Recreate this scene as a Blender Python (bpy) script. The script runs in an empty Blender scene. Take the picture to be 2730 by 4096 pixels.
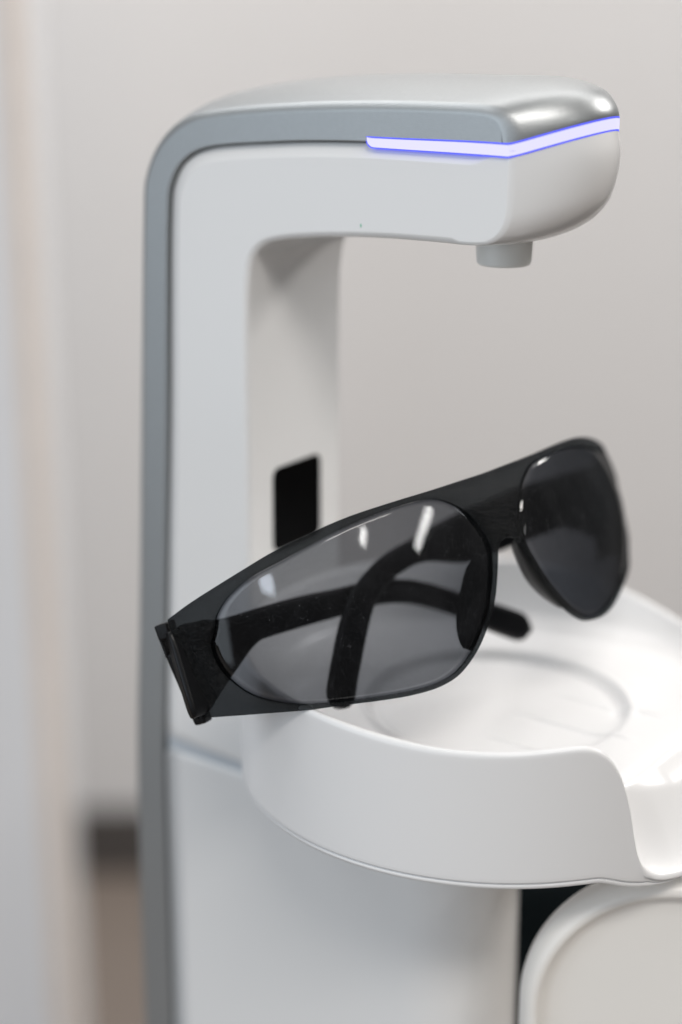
import bpy, math, random
from mathutils import Vector, Matrix
random.seed(7)
PI = math.pi
MM = 0.001
col = bpy.context.scene.collection
sc = bpy.context.scene

# ------------------------------------------------------------------ helpers
def smooth01(a, b, x):
    t = max(0.0, min(1.0, (x - a) / (b - a)))
    return t * t * (3 - 2 * t)

def lerp(a, b, t): return a + (b - a) * t

def table(tb, x):
    if x <= tb[0][0]: return tb[0][1]
    for (x0, y0), (x1, y1) in zip(tb, tb[1:]):
        if x <= x1:
            return lerp(y0, y1, smooth01(0, 1, (x - x0) / (x1 - x0)) * .5 + .5 * (x - x0) / (x1 - x0))
    return tb[-1][1]

def cr(pts, n):
    """Catmull-Rom curve through the points, n samples on each span."""
    p = [Vector(q) for q in pts]
    p = [p[0] * 2 - p[1]] + p + [p[-1] * 2 - p[-2]]
    out = []
    for i in range(1, len(p) - 2):
        a, b, c, d = p[i - 1], p[i], p[i + 1], p[i + 2]
        u = max(1e-5, (b - a).length ** .5); v = max(1e-5, (c - b).length ** .5); w_ = max(1e-5, (d - c).length ** .5)
        m1 = v * ((b - a) / u - (c - a) / (u + v) + (c - b) / v)
        m2 = v * ((c - b) / v - (d - b) / (v + w_) + (d - c) / w_)
        for k in range(n):
            t = k / n; t2 = t * t; t3 = t2 * t
            out.append(b * (2 * t3 - 3 * t2 + 1) + m1 * (t3 - 2 * t2 + t) + c * (3 * t2 - 2 * t3) + m2 * (t3 - t2))
    out.append(p[-2])
    return out

def tag(o, label=None, cat=None, group=None, kind=None):
    if label: o['label'] = label
    if cat: o['category'] = cat
    if group: o['group'] = group
    if kind: o['kind'] = kind
    return o

def thing(name, label, cat, loc):
    o = bpy.data.objects.new(name, None)
    o.empty_display_size = .02
    col.objects.link(o)
    o.location = Vector(loc) * MM
    return tag(o, label, cat)

def mesh(name, verts, faces, mat, parent=None, wn=True, sub=0, sharp=None):
    """verts in world millimetres; the object's origin is its thing's base."""
    base = Vector((0, 0, 0))
    q = parent
    while q is not None:
        base += q.location; q = q.parent
    me = bpy.data.meshes.new(name)
    me.from_pydata([Vector(v) * MM - base for v in verts], [], faces)
    me.validate()
    for p in me.polygons: p.use_smooth = True
    me.materials.append(mat)
    import bmesh
    bm = bmesh.new(); bm.from_mesh(me)
    bmesh.ops.remove_doubles(bm, verts=bm.verts, dist=1e-6)
    bmesh.ops.recalc_face_normals(bm, faces=bm.faces)
    bm.to_mesh(me); bm.free()
    if sharp: me.set_sharp_from_angle(angle=math.radians(sharp))
    o = bpy.data.objects.new(name, me)
    col.objects.link(o)
    o.parent = parent
    if sub:
        m = o.modifiers.new('subdivision', 'SUBSURF'); m.levels = sub; m.render_levels = sub
    if wn:
        m = o.modifiers.new('weighted normal', 'WEIGHTED_NORMAL'); m.keep_sharp = True; m.weight = 80
    return o

def grid_faces(nr, nc, close_c=True, close_r=False, off=0):
    f = []
    for i in range(nr if close_r else nr - 1):
        for j in range(nc if close_c else nc - 1):
            a = i * nc + j; b = i * nc + (j + 1) % nc
            c = ((i + 1) % nr) * nc + (j + 1) % nc; d = ((i + 1) % nr) * nc + j
            f.append((a + off, b + off, c + off, d + off))
    return f

def rbox(lo, hi, r, n=3):
    """rounded box, verts + faces, in mm"""
    import bmesh
    bm = bmesh.new()
    bmesh.ops.create_cube(bm, size=1)
    c = [(a + b) / 2 for a, b in zip(lo, hi)]; s = [b - a for a, b in zip(lo, hi)]
    for v in bm.verts: v.co = Vector([v.co[i] * s[i] + c[i] for i in range(3)])
    if r: bmesh.ops.bevel(bm, geom=list(bm.edges), offset=r, segments=n, profile=.5, affect='EDGES')
    bm.verts.index_update()
    V = [v.co.copy() for v in bm.verts]; F = [[v.index for v in f.verts] for f in bm.faces]
    bm.free()
    return V, F

def inward(P):
    n = len(P); out = []
    area = sum(P[i].x * P[(i + 1) % n].y - P[(i + 1) % n].x * P[i].y for i in range(n))
    sg = 1 if area > 0 else -1
    for i in range(n):
        a = (P[i] - P[i - 1]); b = (P[(i + 1) % n] - P[i])
        if a.length < 1e-6: a = b
        if b.length < 1e-6: b = a
        a = a.normalized(); b = b.normalized()
        na = Vector((-a.y, a.x)) * sg; nb = Vector((-b.y, b.x)) * sg
        m = na + nb
        m = m.normalized() if m.length > 1e-4 else na
        out.append(m / max(.5, m.dot(na)))
    return out

def loft(P0, Pm, bw, bd, y0, W, taus=(0, .08, .3, .6, .85, 1), rnd=None, K=14):
    """closed side profile P0 at the flanks, Pm in the middle; flank edges rolled by bw (in plane) and bd (in depth)"""
    N = len(P0); nin = inward(P0); rows = []
    def row(fi, fy):
        r = []
        for i in range(N):
            ins = fi(i); yy = fy(i)
            g = 1 - ((yy - y0 - W / 2) / (W / 2)) ** 2
            p = P0[i].lerp(Pm[i], max(0, g)) + nin[i] * ins
            r.append((p.x, yy, p.y))
        rows.append(r)
    def fin(i, t):
        a = rnd[i] if rnd else 1
        return bw[i] * lerp(1 - t, 1 - math.sin(t * PI / 2), a), bd[i] * lerp(t, 1 - math.cos(t * PI / 2), a)
    for t in taus: row(lambda i: fin(i, t)[0], lambda i: y0 + fin(i, t)[1])
    for k in range(1, K): row(lambda i: 0, lambda i: y0 + bd[i] + (W - 2 * bd[i]) * k / K)
    for t in reversed(taus): row(lambda i: fin(i, t)[0], lambda i: y0 + W - fin(i, t)[1])
    V = [v for r in rows for v in r]
    F = grid_faces(len(rows), N)
    F.append(list(range(N))[::-1]); F.append([(len(rows) - 1) * N + j for j in range(N)])
    return V, F

# ------------------------------------------------------------------ materials
def mat(name, color, rough=.4, metal=0.0, spec=.5, bump=None, var=None, coat=0.0, rvar=0.0):
    m = bpy.data.materials.new(name); m.use_nodes = True
    nt = m.node_tree; b = nt.nodes['Principled BSDF']
    b.inputs['Base Color'].default_value = (*color, 1)
    b.inputs['Roughness'].default_value = rough
    b.inputs['Metallic'].default_value = metal
    b.inputs['Specular IOR Level'].default_value = spec
    b.inputs['Coat Weight'].default_value = coat
    b.inputs['Coat Roughness'].default_value = .06
    tc = nt.nodes.new('ShaderNodeTexCoord')
    if var:
        n = nt.nodes.new('ShaderNodeTexNoise'); n.inputs['Scale'].default_value = var[0]; n.inputs['Detail'].default_value = 5
        nt.links.new(tc.outputs['Object'], n.inputs['Vector'])
        r = nt.nodes.new('ShaderNodeMapRange')
        r.inputs['To Min'].default_value = 1 - var[1]; r.inputs['To Max'].default_value = 1 + var[1]
        nt.links.new(n.outputs['Fac'], r.inputs['Value'])
        mx = nt.nodes.new('ShaderNodeVectorMath'); mx.operation = 'SCALE'
        mx.inputs[0].default_value = color
        nt.links.new(r.outputs['Result'], mx.inputs['Scale'])
        nt.links.new(mx.outputs['Vector'], b.inputs['Base Color'])
    if rvar:
        n2 = nt.nodes.new('ShaderNodeTexNoise'); n2.inputs['Scale'].default_value = 25; n2.inputs['Detail'].default_value = 2
        nt.links.new(tc.outputs['Object'], n2.inputs['Vector'])
        r2 = nt.nodes.new('ShaderNodeMapRange'); r2.inputs['To Min'].default_value = rough - rvar; r2.inputs['To Max'].default_value = rough + rvar
        nt.links.new(n2.outputs['Fac'], r2.inputs['Value']); nt.links.new(r2.outputs['Result'], b.inputs['Roughness'])
    if bump:
        n3 = nt.nodes.new('ShaderNodeTexNoise'); n3.inputs['Scale'].default_value = bump[0]; n3.inputs['Detail'].default_value = bump[2] if len(bump) > 2 else 3
        nt.links.new(tc.outputs['Object'], n3.inputs['Vector'])
        bp = nt.nodes.new('ShaderNodeBump'); bp.inputs['Strength'].default_value = bump[1]; bp.inputs['Distance'].default_value = .0004
        nt.links.new(n3.outputs['Fac'], bp.inputs['Height']); nt.links.new(bp.outputs['Normal'], b.inputs['Normal'])
    return m

M_white = mat('white_plastic', (.80, .80, .795), .2, spec=.5, var=(9, .012), rvar=.02, bump=(1500, .03))
M_bowl = mat('white_glazed_plastic', (.81, .81, .81), .3, spec=.5, var=(8, .01), rvar=.04)
M_house = mat('warm_white_plastic', (.89, .865, .82), .3, var=(10, .012), rvar=.04)
M_nozzle = mat('milky_plastic', (.72, .73, .71), .3, rvar=.05)
M_silver = mat('silver_paint', (.39, .405, .41), .41, metal=.85, bump=(2600, .12), var=(900, .05), rvar=.03)
M_groove = mat('seam_grey', (.50, .54, .58), .45)
M_gap = mat('dark_seam', (.03, .035, .04), .6)
M_sensor = mat('black_gloss_window', (.001, .001, .0012), .4, spec=.04)
M_black = mat('black_plastic', (.003, .003, .0035), .38, spec=.25, bump=(1400, .25), rvar=.06)
M_temple = mat('smoky_black_plastic', (.004, .0042, .005), .34, spec=.25, bump=(700, .12), rvar=.08)
M_wall = mat('painted_wall', (.75, .742, .736), .8, var=(1.2, .015), bump=(90, .25))
M_floor = mat('vinyl_floor', (.20, .165, .14), .55, var=(3, .12), rvar=.05)
M_skirt = mat('skirting_dark', (.08, .072, .068), .5, var=(10, .1))
M_cab = mat('cabinet_white', (.84, .845, .86), .4, var=(3, .02))
M_band = mat('cabinet_edge_beech', (.80, .70, .62), .5, var=(14, .1))
M_chair = mat('teal_black_upholstery', (.001, .0035, .0045), .5, spec=.12, bump=(350, .5), rvar=.05)

M_led = bpy.data.materials.new('blue_white_light'); M_led.use_nodes = True
nt = M_led.node_tree; b = nt.nodes['Principled BSDF']
b.inputs['Base Color'].default_value = (.04, .04, .06, 1)
b.inputs['Emission Color'].default_value = (.74, .72, 1.0, 1); b.inputs['Emission Strength'].default_value = 1.0
M_ledge = bpy.data.materials.new('blue_light_edge'); M_ledge.use_nodes = True
b = M_ledge.node_tree.nodes['Principled BSDF']
b.inputs['Base Color'].default_value = (.02, .03, .3, 1)
b.inputs['Emission Color'].default_value = (.10, .12, .98, 1); b.inputs['Emission Strength'].default_value = 1.0

def smoke_lens(name, tint, scratches=True):
    """clear smoked polycarbonate: each surface passes a share of the light, more is absorbed on slanted paths"""
    m = bpy.data.materials.new(name); m.use_nodes = True
    nt = m.node_tree; nt.nodes.remove(nt.nodes['Principled BSDF']); out = nt.nodes['Material Output']
    N = nt.nodes.new; L = nt.links.new
    lw = N('ShaderNodeLayerWeight'); lw.inputs['Blend'].default_value = .5
    # facing = 1-cos ; inner path length 1/sqrt(1-(1-c^2)/n^2)
    c = N('ShaderNodeMath'); c.operation = 'SUBTRACT'; c.inputs[0].default_value = 1; L(lw.outputs['Facing'], c.inputs[1])
    c2 = N('ShaderNodeMath'); c2.operation = 'POWER'; L(c.outputs[0], c2.inputs[0]); c2.inputs[1].default_value = 2
    s = N('ShaderNodeMath'); s.operation = 'MULTIPLY_ADD'; L(c2.outputs[0], s.inputs[0]); s.inputs[1].default_value = .4; s.inputs[2].default_value = .6
    ex = N('ShaderNodeMath'); ex.operation = 'POWER'; L(s.outputs[0], ex.inputs[0]); ex.inputs[1].default_value = -2.3
    cols = []
    for k in range(3):
        p = N('ShaderNodeMath'); p.operation = 'POWER'; p.inputs[0].default_value = tint[k]; L(ex.outputs[0], p.inputs[1]); cols.append(p)
    cc = N('ShaderNodeCombineColor')
    for k in range(3): L(cols[k].outputs[0], cc.inputs[k])
    tr = N('ShaderNodeBsdfTransparent'); L(cc.outputs[0], tr.inputs['Color'])
    gl = N('ShaderNodeBsdfAnisotropic'); gl.inputs['Roughness'].default_value = .035; gl.inputs['Color'].default_value = (1, 1, 1, 1)
    fr = N('ShaderNodeFresnel'); fr.inputs['IOR'].default_value = 1.5
    ge = N('ShaderNodeNewGeometry'); ff_ = N('ShaderNodeMath'); ff_.operation = 'SUBTRACT'; ff_.inputs[0].default_value = 1; L(ge.outputs['Backfacing'], ff_.inputs[1])
    fm = N('ShaderNodeMath'); fm.operation = 'MULTIPLY'; fc = N('ShaderNodeMath'); fc.operation = 'MINIMUM'; L(fr.outputs[0], fc.inputs[0]); fc.inputs[1].default_value = .16; L(fc.outputs[0], fm.inputs[0]); L(ff_.outputs[0], fm.inputs[1])
    mx = N('ShaderNodeMixShader'); L(fm.outputs[0], mx.inputs[0]); L(tr.outputs[0], mx.inputs[1]); L(gl.outputs[0], mx.inputs[2])
    # faint smears, dust and hairline scratches on the surface
    tc = N('ShaderNodeTexCoord')
    n1 = N('ShaderNodeTexNoise'); n1.inputs['Scale'].default_value = 60; n1.inputs['Detail'].default_value = 8; n1.inputs['Distortion'].default_value = 1.5
    L(tc.outputs['Object'], n1.inputs['Vector'])
    r1 = N('ShaderNodeMapRange'); r1.inputs['From Min'].default_value = .45; r1.inputs['From Max'].default_value = .8; r1.inputs['To Min'].default_value = .0; r1.inputs['To Max'].default_value = .02
    L(n1.outputs['Fac'], r1.inputs['Value'])
    vo = N('ShaderNodeTexVoronoi'); vo.feature = 'F1'; vo.inputs['Scale'].default_value = 520; L(tc.outputs['Object'], vo.inputs['Vector'])
    r2 = N('ShaderNodeMapRange'); r2.inputs['From Min'].default_value = .09; r2.inputs['From Max'].default_value = .04; r2.inputs['To Max'].default_value = .22
    L(vo.outputs['Distance'], r2.inputs['Value'])
    n4 = N('ShaderNodeTexNoise'); n4.inputs['Scale'].default_value = 90; n4.inputs['Detail'].default_value = 1; L(tc.outputs['Object'], n4.inputs['Vector'])
    w = N('ShaderNodeTexVoronoi'); w.feature = 'DISTANCE_TO_EDGE'; w.inputs['Scale'].default_value = 70
    L(n4.outputs['Color'], w.inputs['Vector'])
    w.inputs['Scale'].default_value = 14
    r3 = N('ShaderNodeMapRange'); r3.inputs['From Min'].default_value = .012; r3.inputs['From Max'].default_value = .004; r3.inputs['To Max'].default_value = .06
    L(w.outputs['Distance'], r3.inputs['Value'])
    ad = N('ShaderNodeMath'); ad.operation = 'ADD'; L(r1.outputs[0], ad.inputs[0]); L(r2.outputs[0], ad.inputs[1])
    ad2 = N('ShaderNodeMath'); ad2.operation = 'ADD'; L(ad.outputs[0], ad2.inputs[0]); L(r3.outputs[0], ad2.inputs[1])
    df = N('ShaderNodeBsdfDiffuse'); df.inputs['Color'].default_value = (.35, .36, .38, 1)
    mx2 = N('ShaderNodeMixShader')
    if scratches: L(ad2.outputs[0], mx2.inputs[0])
    else: mx2.inputs[0].default_value = 0
    L(mx.outputs[0], mx2.inputs[1]); L(df.outputs[0], mx2.inputs[2])
    L(mx2.outputs[0], out.inputs['Surface'])
    return m
M_lens = smoke_lens('smoked_lens', (.50, .51, .53))

def frosted(name):
    m = bpy.data.materials.new(name); m.use_nodes = True
    nt = m.node_tree; b = nt.nodes['Principled BSDF']; out = nt.nodes['Material Output']; N = nt.nodes.new; L = nt.links.new
    b.inputs['Base Color'].default_value = (.016, .018, .020, 1); b.inputs['Roughness'].default_value = .36; b.inputs['Specular IOR Level'].default_value = .32
    tc = N('ShaderNodeTexCoord')
    n = N('ShaderNodeTexNoise'); n.inputs['Scale'].default_value = 1900; n.inputs['Detail'].default_value = 2; L(tc.outputs['Object'], n.inputs['Vector'])
    bp = N('ShaderNodeBump'); bp.inputs['Strength'].default_value = 1.0; bp.inputs['Distance'].default_value = .0006
    L(n.outputs['Fac'], bp.inputs['Height']); L(bp.outputs['Normal'], b.inputs['Normal'])
    n2 = N('ShaderNodeTexNoise'); n2.inputs['Scale'].default_value = 1500; n2.inputs['Detail'].default_value = 3; L(tc.outputs['Object'], n2.inputs['Vector'])
    cr_ = N('ShaderNodeValToRGB'); L(n2.outputs['Fac'], cr_.inputs[0])
    cr_.color_ramp.elements[0].position = .4; cr_.color_ramp.elements[0].color = (.010, .011, .012, 1)
    cr_.color_ramp.elements[1].position = .68; cr_.color_ramp.elements[1].color = (.04, .042, .044, 1)
    L(cr_.outputs[0], b.inputs['Base Color'])
    tl = N('ShaderNodeBsdfTranslucent'); tl.inputs['Color'].default_value = (.03, .033, .035, 1)
    tp = N('ShaderNodeBsdfTransparent'); tp.inputs['Color'].default_value = (.40, .42, .435, 1)
    m1 = N('ShaderNodeMixShader'); m1.inputs[0].default_value = .5; L(b.outputs[0], m1.inputs[1]); L(tl.outputs[0], m1.inputs[2])
    m2 = N('ShaderNodeMixShader'); m2.inputs[0].default_value = .36; L(m1.outputs[0], m2.inputs[1]); L(tp.outputs[0], m2.inputs[2])
    mr_ = N('ShaderNodeMapRange'); mr_.inputs['From Min'].default_value = .35; mr_.inputs['From Max'].default_value = .7; mr_.inputs['To Min'].default_value = .54; mr_.inputs['To Max'].default_value = .46
    L(n2.outputs['Fac'], mr_.inputs['Value']); L(mr_.outputs[0], m2.inputs[0])
    L(m2.outputs[0], out.inputs['Surface'])
    return m
M_frame = frosted('frosted_smoke_frame')

# ------------------------------------------------------------------ cuspidor tower with its filler arm
W = 43.0
tower = thing('cup_filler_tower', 'tall white and silver dental cup filler tower with glowing blue light strip', 'cup filler', (-70, 21.5, 560))

seam0 = cr([(-114.2, 900.5), (-112.4, 940), (-109.2, 1000), (-106.5, 1060), (-105.7, 1064.6), (-102.7, 1070.1), (-98.1, 1073.8), (-92.8, 1075.8), (-86.1, 1077.0),
            (-74.5, 1078.3), (-60.5, 1079.6), (-41, 1080.6), (-21, 1080.9), (-9, 1081.0), (0, 1081.0)], 5)
def seam_mid(p):
    k = smooth01(-40, 0, p.x)
    return Vector((p.x + 14 * smooth01(-30, 0, p.x), p.y + 5.2 * k))
seamM = [seam_mid(p) for p in seam0]

# white shell
front0 = cr([(0, 1081), (-.1, 1076), (-.35, 1070), (-.8, 1065), (-2.4, 1061.5), (-5.6, 1059.1), (-9.6, 1058.3), (-20.8, 1058.0)], 5)[1:]
frontM = cr([(14, 1086.2), (15.4, 1080), (14.6, 1073.5), (12.2, 1067.6), (7.2, 1062.4), (-1.0, 1058.2), (-9.6, 1056.6), (-20.8, 1056.4)], 5)[1:]
under = cr([(-20.8, 1058.0), (-33.7, 1057.6), (-47, 1056.7), (-60.7, 1055.2), (-69.5, 1053.7), (-74.5, 1052.0), (-78.0, 1048.6), (-79.6, 1042), (-80.3, 1030), (-80.4, 1000), (-80.6, 950), (-80.6, 900.5)], 5)[1:]
underM = [Vector((p.x, p.y - 1.6 * smooth01(-60, -20, p.x))) for p in under]
P0 = seam0 + front0 + under; PM = seamM + frontM + underM
bw, bd, rn = [], [], []
for i, p in enumerate(P0):
    if i < len(seam0):
        e = smooth01(-12, -2, p.x); bw.append(lerp(3.9, .9, e)); bd.append(lerp(1.5, .8, e)); rn.append(lerp(.0, 1, e))
    elif i < len(seam0) + len(front0) - 3:
        bw.append(.9); bd.append(.9); rn.append(1)
    else:
        bw.append(1.6); bd.append(1.6); rn.append(1)
V, F = loft(P0, PM, bw, bd, 0, W, rnd=rn, K=18)
mesh('white_shell', V, F, M_white, tower)

# silver spine and cap
out_n = cr([(-126.8, 700), (-126.9, 800), (-126.7, 853), (-125.8, 897), (-122.9, 940), (-119.5, 1000), (-116.2, 1058), (-115.6, 1064.5), (-114.3, 1068.6), (-111.6, 1073.6),
            (-107.6, 1078.1), (-102.3, 1081.8), (-96.5, 1084.1), (-88.8, 1085.5), (-74.4, 1087.3), (-60.5, 1088.6), (-47, 1089.6), (-34, 1090.3),
            (-21.4, 1090.7), (-9.2, 1090.8), (-5.4, 1090.3), (-3.0, 1089.2), (-1.4, 1087.2), (-.5, 1084.5), (-.1, 1081.2)], 5)
out_m = []
front_pairs = [(-21.4, -17.0, 1096.6), (-9.2, -2.5, 1096.9), (-5.4, 5.2, 1096.0), (-3.0, 10.2, 1094.2), (-1.4, 13.2, 1091.2), (-.5, 14.3, 1088.6), (-.1, 14.0, 1086.4)]
idx = {0: None}
ctrl_n = 25
m_ctrl = [(-128.3, 700), (-128.4, 800), (-128.2, 853), (-127.4, 897), (-124.6, 940), (-121.2, 1000), (-118.2, 1058), (-117.7, 1065.5), (-116.3, 1070.6), (-113.7, 1076.2),
          (-109.6, 1081.6), (-104.0, 1086.0), (-97.9, 1088.6), (-89.6, 1090.6), (-74.8, 1093.0), (-60.7, 1094.6), (-47, 1095.6), (-34, 1096.2)] + [(a[1], a[2]) for a in front_pairs]
out_m = cr(m_ctrl, 5)
inn = [Vector((-114.0, 700)), Vector((-114.3, 800)), Vector((-114.6, 857)), Vector((-114.25, 899))]
inn = cr(inn, 5) + [p.copy() for p in seam0[1:]]
innM = [p.copy() for p in cr([(-114.0, 700), (-114.3, 800), (-114.6, 857), (-114.25, 899)], 5)] + [p.copy() for p in seamM[1:]]
for L_ in (inn, innM):
    for i, p in enumerate(L_):       # hairline gap to the white shell
        if i < len(L_) - 1:
            q = L_[i + 1] - p
            if q.length > 0:
                q.normalize(); L_[i] = p + Vector((-q.y, q.x)) * .22
        else: L_[i] = p + Vector((-.1, .15))
P0 = out_n + inn[::-1]; PM = out_m + innM[::-1]
bw, bd = [], []
for i, p in enumerate(P0):
    if i < len(out_n): bw.append(1.9); bd.append(1.9)
    else: bw.append(.35); bd.append(.35)
V, F = loft(P0, PM, bw, bd, -.35, W + .7, taus=(0, .15, .35, .6, .8, 1), K=20)
mesh('silver_cover', V, F, M_silver, tower)

# blue light strip along the seam and round the nose
def ztop(x): return 1082.15 - .004 * (x + 0) * 0 - .75 * smooth01(-5, -45, x) 
def strip(dz0, dz1, proud, name, m, xs0=-41.0):
    path = []
    n = 90
    for k in range(n):
        x = lerp(xs0, -.5, .5 - .5 * math.cos(PI * k / (n - 1)))
        path.append((Vector((x, -.35 - proud)), 0.0, x))
    # corner + nose
    for k in range(1, 90):
        y = lerp(-.35, W + .35, k / 89.)
        g = 1 - ((y - W / 2) / (W / 2 + .35)) ** 2
        path.append((Vector((14.3 * g - .05 + proud, y)), 5.2 * g, 0))
    pk = [i for i in range(len(path)) if (i < n and path[i][2] > -3) or (i >= n and path[i][0].y < 2.4)]
    for _ in range(9):
        old = [q for q in path]
        for i in pk:
            if 0 < i < len(path) - 1:
                path[i] = ((old[i - 1][0] + old[i][0] + old[i + 1][0]) / 3, (old[i - 1][1] + old[i][1] + old[i + 1][1]) / 3, old[i][2])
    verts = []
    for i, (p, dz, x) in enumerate(path):
        a = path[max(0, i - 1)][0]; c = path[min(len(path) - 1, i + 1)][0]
        d = (c - a).normalized(); nn = Vector((d.y, -d.x))
        zt = 1083.0 - .9 * smooth01(-2, -45, x) + dz; 
        zb = 1079.75 - .35 * smooth01(-2, -45, x) + dz
        if i < n:
            tt = max(0, min(1, (x - xs0) / 2.2)); zb += 2.0 * (1 - math.sqrt(1 - (1 - tt) ** 2))
        sl = 0
        zA = lerp(zb, zt, dz0); zB = lerp(zb, zt, dz1)
        q = p - nn * 1.6
        verts += [(q.x, q.y, zA), (p.x + (sl if dz0 < .5 else 0), p.y, zA), (p.x, p.y, zB), (q.x, q.y, zB)]
    F = grid_faces(len(path), 4)
    F += [[0, 1, 2, 3], [len(verts) - 4 + j for j in (3, 2, 1, 0)]]
    return mesh(name, verts, F, m, LS if name != 'light_strip' else tower, wn=False, sharp=40)
LS = None
LS = strip(0.10, .90, .12, 'light_strip', M_led)
strip(-.02, .10, .10, 'strip_edge', M_ledge, -41.3)
strip(.90, 1.04, .10, 'strip_edge', M_ledge, -41.3)

# sensor window on the column's front
def rrect(cy, cz, w, h, r, n=6):
    o = []
    for cx_, cz_, a0 in ((w / 2 - r, h / 2 - r, 0), (-w / 2 + r, h / 2 - r, 90), (-w / 2 + r, -h / 2 + r, 180), (w / 2 - r, -h / 2 + r, 270)):
        for k in range(n + 1):
            a = math.radians(a0 + 90 * k / n); o.append((cy + cx_ + r * math.cos(a), cz + cz_ + r * math.sin(a)))
    return o
rr = rrect(21.7, 975.3, 21.8, 24.4, 2.6); rr2 = rrect(21.7, 975.3, 21.2, 23.8, 2.3)
V = [(-81.5, a, c) for a, c in rr] + [(-80.15, a, c) for a, c in rr] + [(-79.95, a, c) for a, c in rr2]
n = len(rr); F = grid_faces(3, n) + [list(range(n)), [2 * n + j for j in range(n)]]
mesh('sensor_window', V, F, M_sensor, tower)

V, F = rbox((-43.2, -.06, 1059.6), (-42.9, .3, 1060.5), .05, 1)
M_fleck = mat('green_fleck', (.02, .42, .22), .5)
mesh('paint_fleck', V, F, M_fleck, tower)

# water spout
prof = [(0, 1062), (7.25, 1062), (7.2, 1057), (6.95, 1051.3), (6.8, 1050.7), (6.5, 1050.4), (5.8, 1050.4), (5.4, 1050.8), (5.3, 1056), (0, 1056)]
NS = 64; V = []
for r, z in prof:
    for k in range(NS):
        a = 2 * PI * k / NS; V.append((-14.1 + r * math.cos(a), 21.5 + r * math.sin(a), z))
mesh('spout', V, grid_faces(len(prof), NS), M_nozzle, tower)

# lower body: flat sides, round nose
def stadium(ins, back=-113.6, cx_=-28.5, r=21.5):
    o = [(back + ins, ins)]
    for k in range(1, 12): o.append((lerp(back + ins, cx_, k / 12), ins))
    for k in range(0, 49):
        a = -PI / 2 + PI * k / 48; o.append((cx_ + (r - ins) * math.cos(a), 21.5 + (r - ins) * math.sin(a)))
    for k in range(11, 0, -1): o.append((lerp(back + ins, cx_, k / 12), W - ins))
    o.append((back + ins, W - ins)); return o
rows = [(0, 560), (0, 700), (0, 800), (0, 896.2), (.12, 897.0), (.45, 897.5), (.9, 897.7), (10, 897.7)]
V = []
for ins, z in rows: V += [(x, y, z) for x, y in stadium(ins)]
n = len(stadium(0)); F = grid_faces(len(rows), n) + [list(range(n)), [(len(rows) - 1) * n + j for j in range(n)]]
mesh('lower_body', V, F, M_white, tower)
V, F = rbox((-113.4, 1.0, 895), (-81.5, 42, 902.5), .1)
mesh('seam_band', V, F, M_groove, tower)
rows = [(.5, 897), (.5, 913.5)]
V = []
for ins, z in rows: V += [(x, y, z) for x, y in stadium(ins, back=-79)]
F = grid_faces(2, n) + [list(range(n)), [n + j for j in range(n)]]
mesh('bowl_mount', V, F, M_white, tower)

# ------------------------------------------------------------------ the bowl
BX, BY = -12.6, 21.5
bowl = thing('spittoon_bowl', 'round white rinsing bowl with a lowered spout lip, under the dark glasses', 'bowl', (BX, BY, 911))
RIM = [(-180, 950.3), (-128, 950.3), (-110, 950.2), (-99, 949.9), (-88, 949.2), (-80, 948.6), (-71, 948.0), (-63, 947.9), (-55, 948.2), (-49, 948.75), (-45, 949.05), (-42, 949.0), (-39.3, 948.1), (-37, 946.2), (-34.9, 942.9),
       (-33.0, 937.8), (-31.5, 931.5), (-30.3, 924.5), (-29.0, 918.6), (-27, 914.4), (-24, 912.0), (-20, 910.9), (-13, 910.2), (-2, 910.0), (12, 910.0), (20, 910.9), (26, 914.5), (30, 921), (34, 929), (40, 934.5), (50, 936.8), (70, 939.4), (87, 943.4), (103, 946.8), (118, 948.7), (140, 949.8), (160, 950.3), (180, 950.3)]
BOT = [(-180, 912.2), (-60, 912.2), (-40, 912.4), (-37.5, 912.3), (-35, 911.5), (-31, 909.8), (-27, 908.7), (-22, 908.0), (-16, 907.7), (10, 907.7), (20, 908.0), (30, 909.6), (40, 912.0), (60, 912.2), (180, 912.2)]
rim_c = cr(RIM, 24); bot_c = cr(BOT, 12)
def along(c, x):
    for p, q in zip(c, c[1:]):
        if p.x <= x <= q.x and q.x > p.x: return lerp(p.y, q.y, (x - p.x) / (q.x - p.x))
    return c[-1].y
cols = []; last = None
for p in rim_c[:-1]:      # columns follow the rim's outline, so its steep cut-out stays smooth
    if last is None or abs(p.x - last.x) * 1.2 + abs(p.y - last.y) > .55: cols.append(p); last = p
dense = []
for i, p in enumerate(cols):
    q = cols[i + 1] if i + 1 < len(cols) else Vector((180, cols[0].y))
    m = max(1, int((q.x - p.x) / .7))
    for k in range(m):
        x = lerp(p.x, q.x, k / m); dense.append((x, p.y if k == 0 else along(rim_c, x)))
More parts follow.
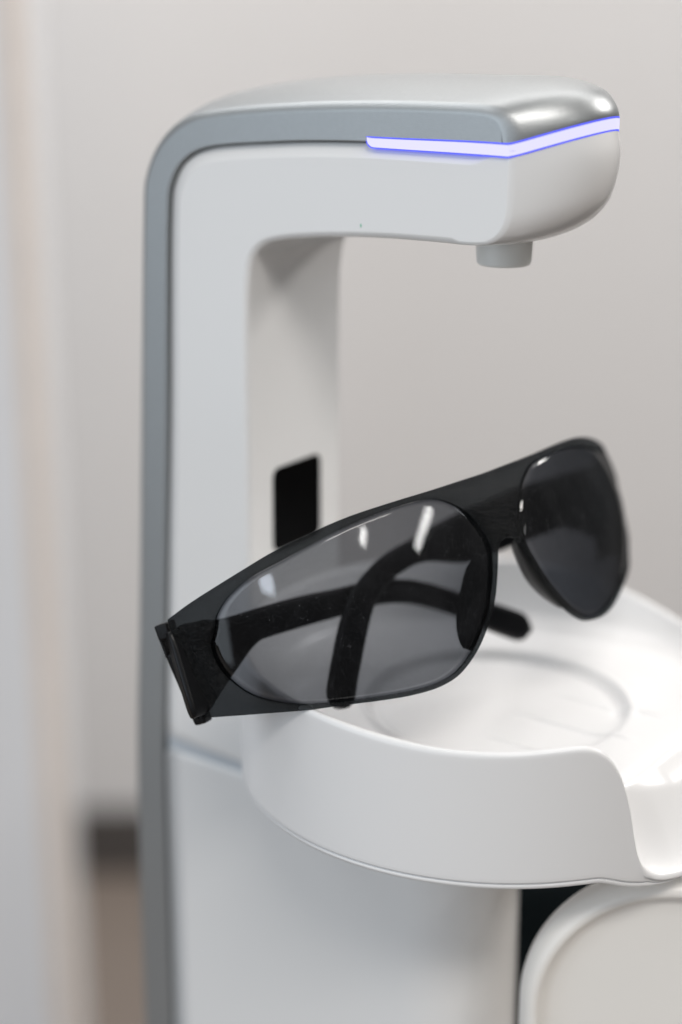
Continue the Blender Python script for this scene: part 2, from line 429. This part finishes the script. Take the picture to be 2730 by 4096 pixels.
def floor_z(X, Y):
    rho = math.hypot(X, Y); th = abs(math.degrees(math.atan2(Y, X)))
    z = 931.2 - .008 * X
    inside = smooth01(35.5, 33.8, rho) 
    z -= 1.7 * smooth01(36.2, 33.4, rho) * (1 - smooth01(28, 40, X) * smooth01(30, 20, th))
    ring = math.exp(-((rho - 36.0) / 1.0) ** 2) * 0.9 * smooth01(18, 30, th)
    z += ring
    z -= math.exp(-((rho - 32.6) / 1.2) ** 2) * .5 * smooth01(18, 30, th)
    for yy in (-17.5, 0, 17.5):
        z += .75 * math.exp(-((Y - yy) / .9) ** 2) * smooth01(4, 14, X) * smooth01(46, 38, X)
    if X > 48:
        w = smooth01(34, 25, abs(Y))
        d = .85 * max(0, X - 51.5) + 1.0 * smooth01(46, 55, X) 
        d += 9.5 * smooth01(15.5, 24.0, abs(Y)) * smooth01(50, 64, X)
        d += .9 * smooth01(10, 5, abs(Y)) * smooth01(50, 56, X)
        z -= d * w
    # gentle dish towards the wall
    z += 1.4 * smooth01(44, 58, rho) * smooth01(24, 36, th)
    return z
NT = len(dense); V = []; nrows = None
for k in range(NT):
    th, zr = dense[k]; a = math.radians(th); zb = along(bot_c, th); hh_ = min(1.0, (zr - 1.5 - zb) / 3.4)
    bul = 0.0 * smooth01(-38, -20, th) * smooth01(40, 25, th)
    rw = [(12, zb + 1.2), (50, zb + .8), (66.5, zb + .2), (68.2, zb), (68.75, zb + .25), (68.95, zb + .8), (68.95, zb + 1.25), (68.6, zb + 1.45), (68.75, zb + 1.7), (69.25, zb + 1.9), (69.33, zb + 2.3), (69.35, zb + 3.2)]
    rw = [(r_, zb + (z_ - zb) * (hh_ if z_ - zb > .3 else 1)) for r_, z_ in rw]
    top = zr - 1.4
    for t in (.25, .5, .75): rw.append((69.35 + .25 * t, lerp(zb + 3.2 * hh_, top - 1.0 * hh_, t)))
    rw += [(69.6, top - .9 * hh_), (69.6, top), (69.5, zr - .7), (69.15, zr - .22), (68.5, zr), (67.8, zr - .16), (67.3, zr - .6), (67.05, zr - 1.3)]
    ff = []
    rad = [66.8 - .55 * q for q in range(0, 20)]
    for r in rad:
        u = (r - rad[-1]) / (rad[0] - rad[-1])
        zf = floor_z(r * math.cos(a), r * math.sin(a)); zt = zr - 1.9
        wgt = u ** 3.2 if zt > zf else u ** 1.2
        ff.append((r, zf + (zt - zf) * wgt))
    rw += ff
    r = rad[-1]
    while r > 1.2:
        r -= .62; rr_ = max(r, .6)
        rw.append((rr_, floor_z(rr_ * math.cos(a), rr_ * math.sin(a))))
    nrows = len(rw)
    V.append([(BX + (q[0] + (bul * smooth01(55, 68, q[0]))) * math.cos(a), BY + (q[0] + (bul * smooth01(55, 68, q[0]))) * math.sin(a), q[1]) for q in rw])
VV = [V[k][i] for i in range(nrows) for k in range(NT)]
F = grid_faces(nrows, NT) + [list(range(NT)), [(nrows - 1) * NT + j for j in range(NT)]]
mesh('bowl_shell', VV, F, M_bowl, bowl, wn=False)

# ------------------------------------------------------------------ rounded housing below the bowl
hs = thing('rounded_housing', 'large white rounded plastic housing with a rolled edge, below the bowl spout', 'housing', (45, 25, 575))
def hprof(ins, dep_, zbot=575):
    R_ = 39.1 - ins; o = [(-R_, zbot)]
    for k in range(33):
        a = PI - PI / 2 * k / 32; o.append((R_ * math.cos(a), 864.2 + R_ * math.sin(a)))
    for k in range(33):
        a = PI / 2 - PI / 2 * k / 32; o.append((52 + R_ * math.cos(a), 864.2 + R_ * math.sin(a)))
    o.append((52 + R_, zbot))
    return [(50.6 + .866 * e - .5 * dep_, 7.4 + .5 * e + .866 * dep_, z) for e, z in o]
rows = []
for ins, dp in ((12, 3.2), (8.5, 3.0), (6.8, 2.5), (5.7, 1.5), (5.1, .5), (4.6, -.05), (4.1, -.3), (3.4, -.35), (2.6, -.15), (1.6, .6), (.75, 1.9), (.2, 3.4), (0, 4.6), (0, 7), (.3, 9), (1.2, 10.4), (4, 11)):
    rows.append(hprof(ins, dp))
n = len(rows[0]); V = [v for r in rows for v in r]
F = grid_faces(len(rows), n) + [list(range(n)), [(len(rows) - 1) * n + j for j in range(n)]]
mesh('housing_shell', V, F, M_house, hs)

# ------------------------------------------------------------------ safety glasses
O2 = Vector((-17.82486, 2.07812, 1032.86995)); R2 = 90.584; RV = 521.99
U = Vector((0.27035, 0.95850, 0.09052)); Vv = Vector((-0.41808, 0.03218, 0.90784)); Wn = Vector((0.86725, -0.28328, 0.40942))
def S(s, t, h=0.0):
    if s > 30: h += 1.9 * smooth01(30, 66, s) * (1 - ((t + 55) / 15) ** 2 * .9) - 1.6 * smooth01(80, 92, s)
    ph = s / R2; n = U * math.sin(ph) + Wn * math.cos(ph)
    return O2 - Wn * R2 + n * (R2 - t * t / (2 * RV) - (t + 56) ** 2 / 600 + h) + Vv * t
gl = thing('safety_glasses', 'folded smoke grey wraparound safety glasses resting on the rim of the white bowl', 'safety glasses', (-23, -46, 949))
TOP = cr([(-92.2, -42.4), (-85.52, -40.41), (-76.15, -38.17), (-68.53, -36.45), (-61.15, -34.86), (-50.59, -33.40), (-40.21, -32.56), (-28.65, -32.62), (-16.56, -33.0), (-8.81, -33.12), (0, -33.3)], 6)
BOTL = cr([(0, -50.1), (-2.35, -50.56), (-3.83, -51.82), (-5.59, -56.01), (-9.14, -63.92), (-13.06, -69.42), (-17.20, -73.72), (-21.53, -76.80), (-25.38, -78.57), (-30.76, -79.38), (-38.09, -78.97), (-46.13, -77.66),
           (-55.05, -75.89), (-65.09, -74.10), (-78.55, -71.27), (-92.8, -68.4)], 6)
LENS = [(-82.36, -49.86), (-83.52, -51.46), (-83.95, -54.54), (-83.23, -58.76), (-81.19, -62.78), (-77.85, -66.62), (-71.97, -70.18), (-65.73, -72.64), (-54.79, -75.18), (-45.85, -76.85), (-37.78, -78.05), (-30.46, -78.46),
        (-25.35, -77.68), (-21.70, -76.07), (-17.55, -73.15), (-13.81, -69.18), (-9.91, -63.68), (-6.38, -55.78), (-5.54, -51.31), (-6.65, -46.39), (-9.53, -40.84), (-14.06, -36.70), (-17.43, -35.1), (-22.18, -34.35),
        (-29.29, -34.1), (-37.50, -34.4), (-45.69, -35.25), (-52.77, -36.4), (-59.87, -37.61), (-67.10, -38.81), (-72.33, -40.49), (-76.76, -42.82), (-79.9, -45.6), (-80.9, -47.8)]
lens = cr([LENS[-1]] + LENS + [LENS[0]], 5)[5:-5]
LC = Vector((-47, -56))
outer = BOTL + TOP + [Vector((0, -33.3 - 16.8 * k / 12)) for k in range(1, 12)]
def ray_hit(loop, a):
    d = Vector((math.cos(a), math.sin(a))); best = None
    for i in range(len(loop)):
        p = loop[i] - LC; q = loop[(i + 1) % len(loop)] - LC; e = q - p
        den = d.x * e.y - d.y * e.x
        if abs(den) < 1e-9: continue
        r = (p.x * e.y - p.y * e.x) / den; u = (p.x * d.y - p.y * d.x) / den
        if r > 0 and -1e-6 <= u <= 1 + 1e-6 and (best is None or r < best): best = r
    return LC + d * best
angs = [2 * PI * k / 220 for k in range(220)]
for c in (Vector((-92.2, -42.4)), Vector((-92.8, -68.4)), Vector((0, -33.3)), Vector((0, -50.1))):
    d = c - LC; a = math.atan2(d.y, d.x) % (2 * PI)
    angs = [x for x in angs if abs(x - a) > .008] + [a]
angs.sort()
Lin = [ray_hit(lens, a) for a in angs]; Lout = [ray_hit(outer, a) for a in angs]
fr_rows = [(0, -.30), (.06, .10), (.14, .45), (.5, .55), (.86, .42), (.92, .80), (.95, .72), (1, .1), (1, -1.5), (.93, -1.8), (.5, -1.9), (.08, -1.8), (0, -1.6)]
V = []; F = []; NA = len(angs)
for sg in (1, -1):
    off = len(V)
    for f, h in fr_rows:
        for i in range(NA):
            p = Lin[i].lerp(Lout[i], f)
            mid = abs(Lout[i].x) < 1e-3
            wid = (Lout[i] - Lin[i]).length
            ff = f
            if wid > 5 and 0 < f < 1:       # keep the rolled edges narrow on broad parts of the frame
                ff = {.06: .25 / wid, .14: .8 / wid, .5: .5, .86: 1 - 1.1 / wid, .92: 1 - .7 / wid, .95: 1 - .25 / wid, .93: 1 - .4 / wid, .08: .4 / wid}[f]
                p = Lin[i].lerp(Lout[i], ff)
            hh = h
            if mid and f > .5: hh = .50 if h > -1 else -1.9
            # brow and bridge are a little thicker
            V.append(S(sg * p.x, p.y, hh))
    for q in grid_faces(len(fr_rows), NA, close_r=True, off=off):
        if all(abs(((V[v] - O2).dot(U))) < 1e-3 for v in q): continue
        F.append(q)
mesh('frame', V, F, M_frame, gl, wn=False)
for sg in (1, -1):
    V = []; rws = [(k / 16) for k in range(1, 17)]
    for h in (-.35, -1.55):
        for f in (rws if h > -1 else rws[::-1]):
            for i in range(NA):
                p = LC.lerp(Lin[i], f * .9985); V.append(S(sg * p.x, p.y, h))
    F = grid_faces(32, NA) + [list(range(NA)), [31 * NA + j for j in range(NA)]]
    mesh('lens', V, F, M_lens, gl, wn=False)
# nose pads: flanges running back from the nose cut-out
for sg in (1, -1):
    edge = [p for p in BOTL if -18.5 < p.x < -4.2]
    m = len(edge); V = []
    for q, (bk, sd, th) in enumerate(((0, 0, 0), (3, .6, 0), (6, 1.8, 0), (8.5, 3.8, 0), (8.8, 4.6, 0), (8.1, 5.0, 0), (5.6, 3.0, 0), (3, 1.9, 0), (0, 1.5, 0))):
        for i, p in enumerate(edge):
            u = i / (m - 1); w = math.sin(PI * min(1, max(0, .06 + .9 * u))) ** .5
            d = edge[min(m - 1, i + 1)] - edge[max(0, i - 1)]; d.normalize(); nn = Vector((d.y, -d.x))
            if nn.dot(LC - p) < 0: nn = -nn
            pp = p + nn * (sd * (w if sd > 2 else 1) + .25)
            V.append(S(sg * pp.x, pp.y, -1.5 - bk * w))
    F = grid_faces(9, m, close_c=False, close_r=True) + [[q * m for q in range(9)], [q * m + m - 1 for q in range(9)][::-1]]
    mesh('nose_pad', V, F, M_black, gl, wn=False)
# temples
def temple(sg, beta, line, wide=0.0):
    D = -U * sg * math.cos(beta) - Wn * math.sin(beta)
    H = S(sg * 92.5, -46 * 1.036, 0 if sg < 0 else .35); Nn = D.cross(Vv).normalized()
    pts = cr(line, 8)
    tot = [0]
    for a, b_ in zip(pts, pts[1:]): tot.append(tot[-1] + (b_ - a).length)
    V = []; NC = 20
    for i, p in enumerate(pts):
        a = pts[max(0, i - 1)]; c = pts[min(len(pts) - 1, i + 1)]; d = (c - a).normalized(); up = Vector((-d.y, d.x))
        if up.y < 0 and i < 5: up = -up
        l = tot[i]; rem = tot[-1] - l
        hi = lerp(3.6, 3.9, smooth01(0, 30, l)); lo = lerp(18.5, 4.1, smooth01(3, 27, l))
        hi = lerp(hi, 3.3, smooth01(30, 70, l)); lo = lerp(lo, 3.3, smooth01(40, 70, l))
        lo += wide * smooth01(80, 58, l) * smooth01(5, 30, l); hi += .3 * wide * smooth01(80, 58, l)
        e = smooth01(88, 112, l); hi += .9 * e; lo += .9 * e
        if rem < 4.2: k = math.sqrt(max(0.0, 1 - ((4.2 - rem) / 4.3) ** 2)); hi *= k; lo *= k
        th = lerp(1.5, 1.25, smooth01(10, 50, l)) + .35 * e
        for q in range(NC):
            A = 2 * PI * q / NC; cx_, sy = math.cos(A), math.sin(A)
            su = math.copysign(abs(sy) ** .45, sy); cu = math.copysign(abs(cx_) ** .6, cx_)
            off = (su * (hi + lo) / 2 + (hi - lo) / 2)
            w2 = p + up * off
            V.append(H + D * w2.x + Vv * w2.y + Nn * cu * th)
    n = len(pts); F = grid_faces(n, NC) + [list(range(NC))[::-1], [(n - 1) * NC + j for j in range(NC)]]
    t = mesh('temple', V, F, M_temple, gl, wn=False)
    # eyelet near the tip: a small raised ring
    i = len(pts) - 7; p = pts[i]
    if True:
        V = []; c0 = H + D * p.x + Vv * p.y
        for q in range(20):
            A = 2 * PI * q / 20; e1 = D * math.cos(A) + Vv * math.sin(A)
            for k in range(8):
                B_ = 2 * PI * k / 8; V.append(c0 + e1 * (1.7 + .45 * math.cos(B_)) + Nn * (-1.65 * 1) * 1 + Nn * .45 * math.sin(B_))
        mesh('eyelet', V, grid_faces(20, 8, close_r=True), M_black, t, wn=False)
    # hinge: knuckles and long bar beyond the end of the frame
    V = []; F = []
    def sbox(s0, s1, t0, t1, h0, h1, r=.35):
        v, f = rbox((s0, t0, h0), (s1, t1, h1), r, 2); o = len(V)
        V.extend(S(-sg * (-92.9 + (q.x + 92.9) * (1 if sg < 0 else .45)), q.y, q.z - (0 if sg < 0 else 1.2)) for q in v); F.extend([[o + j for j in g] for g in f])
    # t runs a little inwards towards the lower end, like the frame end
    sbox(-97.0, -93.2, -47.0, -43.0, -4.8, .1, .5)
    sbox(-96.9, -96.1, -51.5, -46.0, -4.4, .0, .25)
    sbox(-97.0, -93.3, -69.9, -50.6, -4.4, -.1, .7)
    sbox(-95.6, -94.6, -68.5, -55.5, -.3, .25, .2)
    mesh('hinge', V, F, M_black, t, wn=True)
    # hinge boss behind the frame
    boss = cr([(-93.06, -47.4), (-91.33, -45.0), (-87.66, -45.1), (-83.0, -45.8), (-81.41, -48.3), (-83.4, -51.0), (-89.5, -52.1), (-93.0, -51.2), (-93.06, -47.4)], 5)[:-1]
    c = sum(boss, Vector((0, 0))) / len(boss); V = []
    for h, k in ((-1.7, 1.0), (-4.0, 1.0), (-5.0, .9), (-5.2, .6)):
        V += [S(-sg * (c.x + (p.x - c.x) * k), c.y + (p.y - c.y) * k, h) for p in boss]
    m = len(boss); F = grid_faces(4, m) + [list(range(m)), [3 * m + j for j in range(m)]]
    mesh('hinge_boss', V, F, M_black, t, wn=False)
    return t
TA = [(-1.5, -1.2), (6, -1.6), (16.17, -3.08), (24.46, -3.64), (32.80, -4.16), (41.27, -4.81), (49.80, -5.79), (63.41, -7.2), (74.31, -10.28), (84.86, -15.9), (99.59, -25.6), (110.5, -32.8)]
TB = [(-1.5, -1.0), (6, -.4), (20, .5), (33, 1.0), (45.97, .94), (59.46, .5), (74.03, .05), (86.48, -1.9), (96.03, -6.6), (102.25, -12.97), (107.82, -20.43), (112.0, -26.53), (114.4, -31.0)]
temple(-1, math.radians(3), TA)
temple(1, math.radians(-2), TB, 5.5)

# ------------------------------------------------------------------ background
CAM = Vector((223.5, -375.3, 1130.9))
al = math.radians(36); Rt = Vector((math.cos(al), math.sin(al), 0)); Hd = Vector((-math.sin(al), math.cos(al), 0))
def P(r, d, z):     # r to the right, d ahead of the viewpoint, z absolute
    q = CAM + Rt * r + Hd * d; return Vector((q.x, q.y, z))
def block(name, r0, r1, d0, d1, z0, z1, m, parent=None, bev=2):
    V, F = rbox((r0, d0, z0), (r1, d1, z1), bev)
    return mesh(name, [P(v.x, v.y, v.z) for v in V], F, m, parent)
WD = 2074
V = [P(-3000, -2500, 0), P(3500, -2500, 0), P(3500, WD + 60, 0), P(-3000, WD + 60, 0)]
tag(mesh('floor', V, [(0, 1, 2, 3)], M_floor, wn=False), 'grey brown vinyl floor far behind the tower, out of focus', 'floor', kind='structure')
tag(block('wall', -3000, 900, WD, WD + 60, -2, 3000, M_wall), 'plain warm off white painted wall filling the background', 'wall', kind='structure')
tag(block('skirting', -3000, 3500, WD - 14, WD - 1, 2, 88, M_skirt), 'dark skirting along the foot of the background wall', 'skirting', kind='structure')
cab = thing('tall_cabinet', 'tall pale cabinet at the left edge, out of focus', 'cabinet', P(-500, 1100, 0))
block('cabinet_body', -800, -206, 1240, 1300, 4, 2300, M_cab, cab, 5)
block('edge_band', -222, -208, 1237.5, 1246, 6, 2296, M_band, cab, 2)

# dark cushion of the treatment chair behind the tower
ch = thing('treatment_chair', 'dark teal upholstered treatment chair just visible between the lower tower and the rounded housing', 'chair', P(250, 900, 0))
block('seat', 57, 520, 820, 1000, 420, 700, M_chair, ch, 38)
block('pedestal', 200, 340, 860, 960, 1, 419, M_silver, ch, 8)

# ------------------------------------------------------------------ camera
cd = bpy.data.cameras.new('camera'); cam = bpy.data.objects.new('camera', cd); col.objects.link(cam); sc.camera = cam
cam.location = CAM * MM
pt = math.radians(17.6)
fw = Hd * math.cos(pt) - Vector((0, 0, 1)) * math.sin(pt); up = Hd * math.sin(pt) + Vector((0, 0, 1)) * math.cos(pt)
cam.rotation_euler = Matrix((Rt, up, -fw)).transposed().to_euler()
cd.sensor_fit = 'HORIZONTAL'; cd.sensor_width = 24; cd.lens = 4230 / 1568 * 24
cd.clip_start = .02; cd.clip_end = 50
cd.dof.use_dof = True; cd.dof.focus_distance = .444; cd.dof.aperture_fstop = 4.1; cd.dof.aperture_blades = 9

# ------------------------------------------------------------------ light
w = bpy.data.worlds.new('World'); sc.world = w; w.use_nodes = True
bg = w.node_tree.nodes['Background']; wt = w.node_tree; wn_ = wt.nodes
tc = wn_.new('ShaderNodeTexCoord'); sx = wn_.new('ShaderNodeSeparateXYZ'); wt.links.new(tc.outputs['Generated'], sx.inputs[0])
rp = wn_.new('ShaderNodeValToRGB'); mr = wn_.new('ShaderNodeMapRange'); mr.inputs['From Min'].default_value = -1; mr.inputs['From Max'].default_value = 1
wt.links.new(sx.outputs['Z'], mr.inputs['Value']); wt.links.new(mr.outputs[0], rp.inputs[0]); wt.links.new(rp.outputs[0], bg.inputs[0])
rp.color_ramp.elements[0].position = .3; rp.color_ramp.elements[0].color = (.30, .285, .27, 1)
rp.color_ramp.elements[1].position = .95; rp.color_ramp.elements[1].color = (1, .99, .98, 1)
e = rp.color_ramp.elements.new(.5); e.color = (.36, .37, .39, 1)
bg.inputs[1].default_value = .30
def lamp(name, loc, target, sx, sy, power, color, roll=0.0, axis=None):
    ld = bpy.data.lights.new(name, 'AREA'); ld.shape = 'RECTANGLE'; ld.size = sx; ld.size_y = sy; ld.energy = power; ld.color = color
    o = bpy.data.objects.new(name, ld); col.objects.link(o); o.location = loc
    d = (Vector(target) - Vector(loc)).normalized()
    if axis is not None:
        y = Vector(axis).normalized(); z = -d; z = (z - y * z.dot(y)).normalized(); x = y.cross(z)
        o.rotation_euler = Matrix((x, y, z)).transposed().to_euler()
    else: o.rotation_euler = d.to_track_quat('-Z', 'Y').to_euler()
    return o
T = (0, 0, 1.0)
lamp('ceiling_lamp_key', (1.4, 2.4, 2.62), T, .55, .55, 40, (1, .965, .93))
lamp('ceiling_lamp_right', (1.35, -1.25, 2.75), T, 1.3, .35, 29, (1, .955, .91))
lamp('ceiling_lamp_overhead', (.5, .2, 2.75), (.2, .2, 0), 1.6, .5, 2.5, (1, .97, .94))
lamp('ceiling_lamp_wall', (-.4, .8, 2.75), (-1.0, 1.8, 1.0), 3.0, 1.0, 37, (1, .97, .95))
lamp('window_light', (-.9, -2.6, 1.4), T, 2.8, 2.4, 31, (.80, .90, 1))
lamp('ceiling_lamp_front', (-1.2, -.55, 2.75), T, 1.6, .7, 8, (.93, .96, 1))
lamp('window_pane', (.97, -2.45, 1.24), T, .2, .18, 1.2, (.80, .88, 1))
a = Vector((3.825, -.27, 2.6)); b_ = Vector((5.38, -1.35, 2.6)); lamp('ceiling_strip', (a + b_) / 2, T, .14, (b_ - a).length, 17, (1, .99, .97), axis=b_ - a)
a = Vector((3.69, -2.24, 2.6)); b_ = Vector((4.32, -2.85, 2.6)); lamp('ceiling_strip', (a + b_) / 2, T, .14, (b_ - a).length, 9, (1, .99, .97), axis=b_ - a)

sc.render.engine = 'CYCLES'
sc.cycles.max_bounces = 12; sc.cycles.transparent_max_bounces = 24; sc.cycles.caustics_reflective = False; sc.cycles.caustics_refractive = False
sc.cycles.sample_clamp_indirect = 6
sc.cycles.use_denoising = True
sc.view_settings.view_transform = 'Standard'; sc.view_settings.look = 'None'
sc.view_settings.exposure = .06; sc.view_settings.gamma = 1
